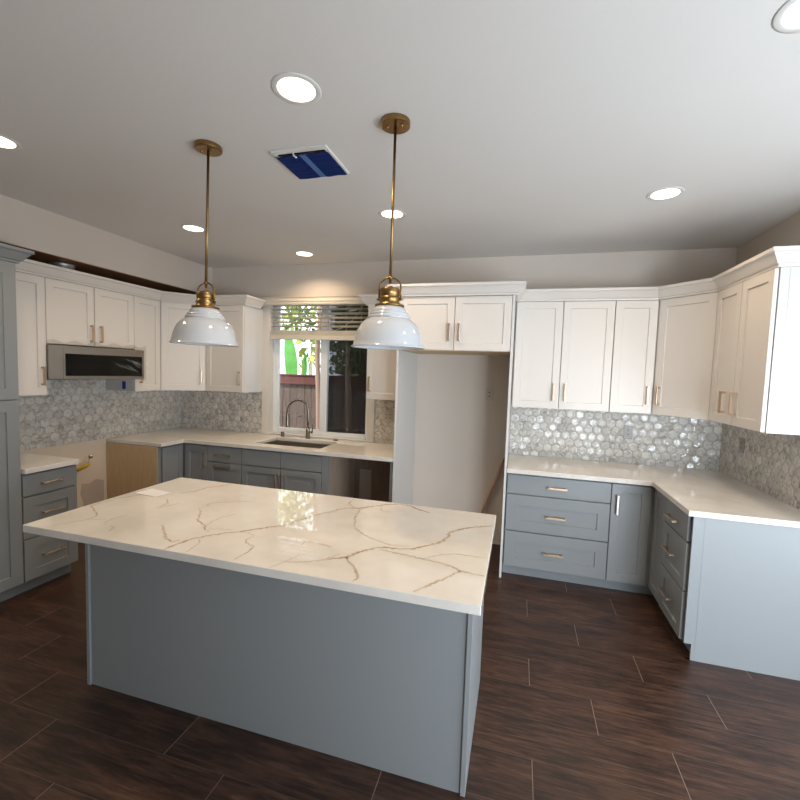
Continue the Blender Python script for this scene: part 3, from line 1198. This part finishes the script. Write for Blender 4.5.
for k in range(11):
    m.box(bx0, bx1, .003 + .001 * (k % 2), .055, 2.034 + k * .0048, 2.0378 + k * .0048)
o = bp(m, 'slat_stack', M['blind'])
bp(MB().box(bx0, bx1, .002, .056, 1.985, 2.032, .003), 'bottom_rail', M['blind'])
for x in (1.33, 1.50, 1.60, 1.86, 2.13, 2.30):
    bp(MB().tube([(x, .0, 2.40), (x, .0, 2.03), (x, -.001, 1.99)], .0014, 6), 'ladder_cord', M['blind'])
m = MB()
m.tube([(2.31, -.006, 2.36), (2.28, -.010, 2.28), (2.20, -.012, 2.19), (2.08, -.012, 2.11), (1.99, -.012, 2.085), (1.90, -.008, 2.07)], .0022, 6)
bp(m, 'lift_cord', M['blind'])
MBt = MB().tube([(2.155, -.012, 2.285), (2.19, -.012, 2.295), (2.245, -.012, 2.298)], [.004, .009, .005], 8)
bp(MBt, 'cord_tassel', M['blind'])
bp(MB().lathe([(.0, -.012), (.010, -.010), (.013, 0), (.010, .010), (.0, .012)], (1.745, -.004, 2.100), 12, cap=False), 'cord_stop', M['dark'])

# ------------------------------------------------------------------ microwave
mw = empty('microwave', (.008, -1.752, 1.520), RZ['left'])
mw.location = (.345, -1.752, 1.520)
tag(mw, 'stainless low-profile microwave in clear plastic wrap above the range gap', 'microwave')
MB().box(.002, .780, .003, .336, 0, .276, .002).build('body', M['steel'], mw)
MB().box(.03, .75, .02, .32, -.004, -.0005).build('grease_filter', M['dark'], mw)
dang = -math.radians(9.0)
m = MB()
m.box(0, .778, -.036, -.002, 0, .270, .003)
door = m.build('door', M['steel'], mw, (.001, -.002, .001), (0, 0, dang))
MB().box(.120, .752, -.0385, -.0365, .030, .205, .0006).build('window_glass', M['glossblack'], door)
MB().box(.117, .755, -.0373, -.0362, .027, .208).build('window_trim', M['dark'], door)
MB().box(.1015, .103, -.0372, -.0362, .002, .268).build('door_seam', M['dark'], door)
random.seed(5)
m = MB()
nx, nz = 36, 14
V = [[m.bm.verts.new((-.012 + .80 * i / nx, -.045 + random.uniform(-.0055, .0055) - (.004 if 0 < i < nx else 0),
                      -.006 + (.276 + (.034 + .012 * math.sin(i * .9) if j == nz else 0)) * j / nz)) for j in range(nz + 1)] for i in range(nx + 1)]
for i in range(nx):
    for j in range(nz):
        f = m.bm.faces.new((V[i][j], V[i + 1][j], V[i + 1][j + 1], V[i][j + 1]))
        f.smooth = (i + j) % 3 == 0
m.build('plastic_wrap', M['wrap'], door, normals=False)
for k in range(15):                      # white tubes stand in for glints along the film's creases
    x0, z0 = (random.uniform(.42, .72), random.uniform(.10, .20)) if k < 9 else (random.uniform(.02, .70), random.uniform(.215, .265))
    L = random.uniform(.05, .16) if k < 9 else random.uniform(.03, .07)
    sl = -.45 if k < 9 else random.uniform(-.6, .6)
    p = [(x0 + L * t, -.0535 - .002 * math.sin(t * 5 + k), z0 + sl * L * t + .006 * math.sin(t * 4 + k)) for t in (0, .25, .5, .75, 1)]
    MB().tube(p, [.0003, .0012, .0009, .0013, .0003], 6).build('film_glint', M['fold_glints'], door)

# duct collar on top of the microwave's cabinet
m = MB()
m.lathe([(.082, 0), (.082, .130), (.089, .136), (.089, .153), (.080, .155), (.078, .05)], n=28, cap=False)
m.lathe([(.092, 0), (.092, .004), (.085, .004)], n=28, cap=False)
o = m.build('duct_collar', M['duct'], None, (.246, -1.535, UZ1 + .001))
tag(o, 'round galvanised duct collar on top of the cabinet over the microwave', 'duct')

# ------------------------------------------------------------------ pendants


def pendant(x, y, tilt, label):
    p = empty('pendant_light', (x, y, H))
    p.rotation_euler = (0, math.radians(tilt), 0)
    tag(p, label, 'pendant light', 'pendant lights over the island')
    z = lambda a: a - H
    MB().lathe([(.0, z(2.7665)), (.060, z(2.7665)), (.0655, z(2.769)), (.066, z(2.7705)), (.066, z(H - .0025)), (.0, z(H - .0025))], n=56, cap=False, smooth=False).build('canopy', M['brass'], p)
    for sx in (-.034, .034):
        MB().lathe([(.0, z(2.757)), (.004, z(2.758)), (.005, z(2.767))], (sx, -.01, 0), 10, cap=False).build('canopy_screw', M['brass'], p)
    MB().lathe([(.0065, z(2.075)), (.0065, z(2.767))], n=14).build('rod', M['brass'], p)
    MB().lathe([(.0, z(2.052)), (.042, z(2.052)), (.046, z(2.047)), (.046, z(2.020)), (.0435, z(2.018)), (.0435, z(2.012)), (.0475, z(2.010)),
                (.0475, z(1.998)), (.046, z(1.996)), (.046, z(1.978)), (.067, z(1.977)), (.069, z(1.973)), (.067, z(1.969)), (.0, z(1.969))],
               n=36, cap=False).build('socket_cup', M['brass'], p)
    MB().lathe([(.0, z(2.062)), (.011, z(2.062)), (.011, z(2.052))], n=14, cap=False).build('rod_collar', M['brass'], p)
    m = MB()
    pts = [(-.052, 0, z(1.996)), (-.052, 0, z(2.055))]
    for k in range(1, 10):
        a = PI - PI * k / 10
        pts.append((.052 * math.cos(a), 0, z(2.055) + .046 * math.sin(a)))
    pts += [(.052, 0, z(2.055)), (.052, 0, z(1.996))]
    m.tube(pts, .0042, 10)
    for s in (-1, 1):
        m.tube([(s * .046, 0, z(2.003)), (s * .062, 0, z(2.003))], .0055, 10)
    m.lathe([(.0105, z(2.093)), (.0105, z(2.108))], n=14)
    m.build('yoke', M['brass'], p)
    outer = [(.060, 1.969), (.067, 1.967), (.078, 1.956), (.083, 1.948), (.084, 1.945), (.083, 1.9445), (.0915, 1.940), (.0955, 1.932), (.096, 1.929), (.0948, 1.9285),
             (.1005, 1.925), (.104, 1.918), (.104, 1.915), (.1005, 1.9135), (.103, 1.911), (.113, 1.906), (.128, 1.894), (.141, 1.878), (.153, 1.857), (.162, 1.832),
             (.168, 1.808), (.171, 1.791), (.174, 1.787), (.179, 1.784), (.1795, 1.781), (.1765, 1.779)]
    inner = [(.170, 1.783), (.167, 1.806), (.159, 1.834), (.149, 1.858), (.136, 1.879), (.121, 1.896), (.105, 1.909), (.085, 1.925), (.060, 1.955), (.0, 1.960)]
    MB().lathe([(r * .948, z(h)) for r, h in outer + inner], n=64, cap=False).build('shade', M['shade'], p)
    MB().lathe([(.0, z(1.845)), (.018, z(1.850)), (.029, z(1.868)), (.030, z(1.885)), (.022, z(1.915)), (.014, z(1.935)), (.014, z(1.962))], n=20, cap=False).build('bulb', M['bulb'], p)
    return p


pendant(2.332, -2.318, 1.0, 'white dome pendant light on brass rod, left one over the island')
pendant(3.331, -2.318, 0.15, 'white dome pendant light on brass rod, right one over the island')

# ------------------------------------------------------------------ recessed lamps
rl = None
lamps = [((3.000, -2.612), 'lit recessed ceiling light nearest the blue covered vent, toward the viewer'),
         ((4.714, -2.607), 'lit recessed ceiling light cut by the top right corner of the photo'),
         ((4.712, -1.258), 'lit recessed ceiling light above the right counter'),
         ((2.992, -1.243), 'lit recessed ceiling light behind the right pendant rod'),
         ((1.836, -.390), 'lit recessed ceiling light just above the sink window'),
         ((1.280, -1.235), 'lit recessed ceiling light beside the left pendant rod'),
         ((1.270, -2.600), 'lit recessed ceiling light at the left edge of the photo')]
for (x, y), lab in lamps:
    if rl is None:
        o = rl = empty('recessed_light', (x, y, H))
        MB().lathe([(.074, -.0012), (.078, -.0042), (.082, -.0046), (.094, -.0035), (.100, -.0018), (.100, -.0005)], n=40, cap=False).build('trim_ring', M['vent_white'], rl)
        MB().lathe([(.0, -.0022), (.0755, -.0022)], n=40, cap=False).build('lens', M['lamp'], rl)
    else:
        o = copy_tree(rl)
        o.location = (x, y, H)
    tag(o, lab, 'ceiling light', 'recessed ceiling lights')
    ld = bpy.data.lights.new('lamp_light', 'AREA')
    ld.shape = 'DISK'
    ld.size = .14
    ld.energy = LAMP_W
    ld.color = (1.0, .77, .53)
    ld.spread = math.radians(140)
    lo = bpy.data.objects.new('lamp_light', ld)
    COL.objects.link(lo)
    lo.location = (x, y, H - .013)

# ------------------------------------------------------------------ ceiling vent with blue film
ve = empty('ceiling_vent', (2.778, -2.052, H))
tag(ve, 'white ceiling air vent masked with blue film and tape', 'vent')
m = MB()
m.box(-.158, .158, -.158, -.128, -.012, -.0005, .002)
m.box(-.158, .158, .128, .150, -.012, -.0005, .002)
m.box(-.158, -.135, -.128, .128, -.012, -.0005, .002)
m.box(.135, .158, -.128, .128, -.012, -.0005, .002)
m.build('frame', M['vent_white'], ve)
m = MB()
for k in range(9):
    m.box(-.135, .135, -.118 + k * .028, -.112 + k * .028, -.011, -.0015)
m.build('louvers', M['dark'], ve)
m = MB()
random.seed(3)
nx, ny = 16, 14
V = [[m.bm.verts.new((-.152 + .300 * i / nx, -.118 + .264 * j / ny + (random.uniform(-.003, .003) if j in (0, ny) else 0),
                      -.0145 - random.uniform(0, .0015) - (.006 if j == 0 else 0) * math.sin(i * 1.3) ** 2)) for j in range(ny + 1)] for i in range(nx + 1)]
for i in range(nx):
    for j in range(ny):
        m.bm.faces.new((V[i][j], V[i + 1][j], V[i + 1][j + 1], V[i][j + 1])).smooth = True
m.build('film', M['blue_film'], ve, normals=False)
MB().box(-.012, .022, -.118, .135, -.0195, -.0185).build('tape_strip', M['tape'], ve)
MB().tube([(-.035, -.14, -.012), (-.04, -.125, -.022), (-.03, -.112, -.026), (-.04, -.10, -.020)], .004, 8).build('torn_film', M['vent_white'], ve)

# ------------------------------------------------------------------ outlets
ot = None


def outlet(loc, rz, label, mat, wide=False):
    o = empty('wall_outlet', loc, rz)
    tag(o, label, 'outlet', 'wall outlets and switches')
    w = .115 if wide else .072
    MB().box(-w / 2, w / 2, -.006, -.0005, -.058, .058, .002).build('cover_plate', mat, o)
    for cx in ((-.023, .023) if wide else (0,)):
        r = MB().box(cx - .017, cx + .017, -.0085, -.006, -.034, .034, .001).build('receptacle', mat, o)
        for zz in (-.018, .018):
            MB().box(cx - .006, cx + .006, -.0089, -.0086, zz - .006, zz + .006).build('socket', M['slot'], r)
    return o


outlet((3.650, -.0002, 1.480), 0, 'white outlet on the wall inside the refrigerator niche', M['plate_white'])
outlet((4.886, -T, 1.196), 0, 'gray outlet on the shiny back tile under the right cabinets', M['plate'])
outlet((W - T, -.365, 1.190), RZ['right'], 'outlet in shade on the right wall tile under the cabinets', M['plate'])
outlet((T, -.757, 1.205), RZ['left'], 'outlet on the left wall tile right of the microwave', M['plate_white'])
outlet((1.040, -T, 1.180), 0, 'outlet on the back tile just left of the window', M['plate_white'])
outlet((.075, -T, 1.185), 0, 'outlet on the back tile in the left corner', M['plate_white'])
outlet((2.630, -T, 1.205), 0, 'double outlet plate on the tile right of the window', M['plate_white'], True)

# ------------------------------------------------------------------ small leftovers
gs = empty('gas_stub', (.005, -1.225, .70))
tag(gs, 'yellow gas hose with metal valve on the bare wall of the range gap', 'gas hose')
MB().tube([(.0, -.09, -.05), (.06, -.06, -.02), (.10, -.035, .005), (.10, -.012, .018)], .020, 12).build('hose', M['yellow'], gs)
MB().tube([(.10, -.012, .018), (.09, .015, .045), (.08, .028, .075)], .010, 10).build('pipe', M['steel'], gs)
MB().lathe([(.0, -.01), (.018, -.01), (.018, .012), (.0, .012)], (.08, .03, .082), 12, cap=False).build('valve', M['steel'], gs)

m = MB()
st0, st1 = Vector((3.535, -.032, .012)), Vector((3.822, -.032, .865))
dv = (st1 - st0).normalized()
sv = Vector((dv.z, 0, -dv.x))
cs = []
for p in (st0, st1):
    for a, b in ((-1, -1), (1, -1), (1, 1), (-1, 1)):
        cs.append(m.bm.verts.new(p + sv * a * .008 + Vector((0, b * .024, 0))))
for q in ((0, 1, 2, 3), (4, 5, 6, 7), (0, 1, 5, 4), (1, 2, 6, 5), (2, 3, 7, 6), (3, 0, 4, 7)):
    m.bm.faces.new([cs[i] for i in q])
o = m.build('wood_strip', M['stick'])
tag(o, 'thin reddish wood strip leaning in the refrigerator niche', 'wood strip')

# ------------------------------------------------------------------ garden outside the window
structure(MB().box(-6, 7, .16, 12, -.22, -.12).build('ground', M['soil']))
FYD = 2.2
fe = empty('garden_fence', (0, FYD, -.12))
tag(fe, 'weathered board fence with red rail outside the window', 'fence')
m = MB()
random.seed(8)
x = -4.5
while x < 5.0:
    w = random.uniform(.125, .145)
    m.box(x, x + w - .006, -.012 + random.uniform(-.003, .003), .010, 0, 1.655 + random.uniform(-.01, .01))
    x += w
m.build('boards', M['fence'], fe)
MB().box(-4.5, 5.0, -.055, -.014, 1.525, 1.665, .004).build('rail', M['redwood'], fe)
MB().box(-4.5, 5.0, -.07, .04, 1.666, 1.69, .004).build('cap_rail', M['redwood'], fe)


def leaves(m, n, c, s, size, rng, flat=0.5):
    for _ in range(n):
        while True:
            q = Vector((rng.uniform(-1, 1), rng.uniform(-1, 1), rng.uniform(-1, 1)))
            if q.length < 1:
                break
        p = Vector((c[0] + q.x * s[0], c[1] + q.y * s[1], c[2] + q.z * s[2]))
        d = Vector((rng.uniform(-1, 1), rng.uniform(-1, 1), rng.uniform(-1, .4))).normalized()
        a = d.orthogonal().normalized()
        a = (a + d.cross(a) * rng.uniform(-1, 1)).normalized()
        L = size * rng.uniform(.6, 1.3)
        vs = [m.bm.verts.new(p), m.bm.verts.new(p + d * L * .5 + a * L * .28), m.bm.verts.new(p + d * L), m.bm.verts.new(p + d * L * .5 - a * L * .28)]
        m.bm.faces.new(vs)


def tree(name, label, trunk, rad, crowns, mat, n, size, seed):
    rng = random.Random(seed)
    t = empty(name, trunk[0])
    tag(t, label, 'tree')
    b = Vector(trunk[0])
    MB().tube([Vector(p) - b for p in trunk], rad, 10).build('trunk', M['bark'], t)
    m = MB()
    for c, s, k in crowns:
        leaves(m, int(n * k), Vector(c) - b, s, size, rng)
    m.build('crown', mat, t, normals=False)


tree('garden_tree', 'slim pale trunk tree in front of the fence, behind the clear pane',
     [(1.09, 1.55, -.12), (1.07, 1.55, .6), (1.05, 1.55, 1.3), (1.015, 1.55, 1.9), (1.05, 1.55, 2.4), (1.0, 1.56, 2.9)],
     [.045, .042, .040, .037, .033, .025],
     [((.74, 1.6, 2.50), (.36, .3, .40), 1.0)], M['leaf'], 230, .085, 1)
tree('garden_tree', 'slim trunk tree seen darkly through the insect screen',
     [(1.56, 1.60, -.12), (1.53, 1.60, .8), (1.50, 1.6, 1.5), (1.49, 1.6, 2.3), (1.52, 1.6, 2.9)], [.05, .046, .043, .038, .03],
     [((1.76, 1.75, 2.35), (.50, .35, .70), 1.0)], M['leaf'], 2200, .085, 2)
tree('garden_shrub', 'leafy bush coloured sunlit yellow green above the fence at the left of the window',
     [(-.75, 3.7, -.12), (-.7, 3.7, 1.2), (-.65, 3.7, 2.3)], [.03, .025, .02],
     [((-.62, 3.7, 2.95), (.58, .45, .55), 1.0)], M['leaf_lit'], 420, .13, 3)
tree('garden_tree', 'dark dense tree filling the view behind the insect screen',
     [(.85, 4.2, -.12), (.85, 4.2, 1.6), (.82, 4.2, 3.0)], [.10, .09, .06],
     [((.85, 4.2, 2.2), (.85, .6, 1.5), 1.0)], M['leaf'], 5200, .13, 4)

bn = empty('banana_plant', (.0, 2.95, -.12))
tag(bn, 'banana plant with broad bright leaves above the fence', 'plant')
MB().tube([(0, 0, 0), (.0, .0, 1.1), (.02, 0, 1.65)], [.07, .06, .04], 12).build('stem', M['stalk'], bn)
for k, (x0, dx, w, h, lean) in enumerate(((-.19, -.02, .135, 1.02, -.03), (.04, .05, .06, .62, .05), (-.50, -.14, .11, .8, -.12))):
    m = MB()
    n = 12
    rows = []
    for i in range(n + 1):
        s = i / n
        ww = w * math.sin(PI * min(1, .12 + s * .88)) ** .6
        c = Vector((x0 + dx * s + lean * s * s, -.05 - .12 * s * s, 1.45 + h * s))
        rows.append([m.bm.verts.new(c + Vector((-ww, .03, .02))), m.bm.verts.new(c), m.bm.verts.new(c + Vector((ww, .035, .02)))])
    for a, b in zip(rows, rows[1:]):
        for j in (0, 1):
            m.bm.faces.new((a[j], a[j + 1], b[j + 1], b[j])).smooth = True
    m.build('leaf', M['banana'], bn, normals=False)
st = empty('garden_reeds', (.44, 2.5, -.12))
tag(st, 'clump of yellow green stalks between banana leaf and trunk', 'plant')
random.seed(21)
for k in range(7):
    x0 = -.12 + k * .05
    tx = x0 + random.uniform(-.14, .06)
    m = MB().tube([(x0, random.uniform(-.05, .05), 0), ((x0 + tx) / 2, 0, 1.6), (tx, .0, 2.35 + random.uniform(-.2, .3))], [.018, .015, .006], 8)
    leaves(m, 6, (tx, 0, 2.2), (.10, .08, .35), .16, random)
    m.build('stalk', M['stalk'], st, normals=False)
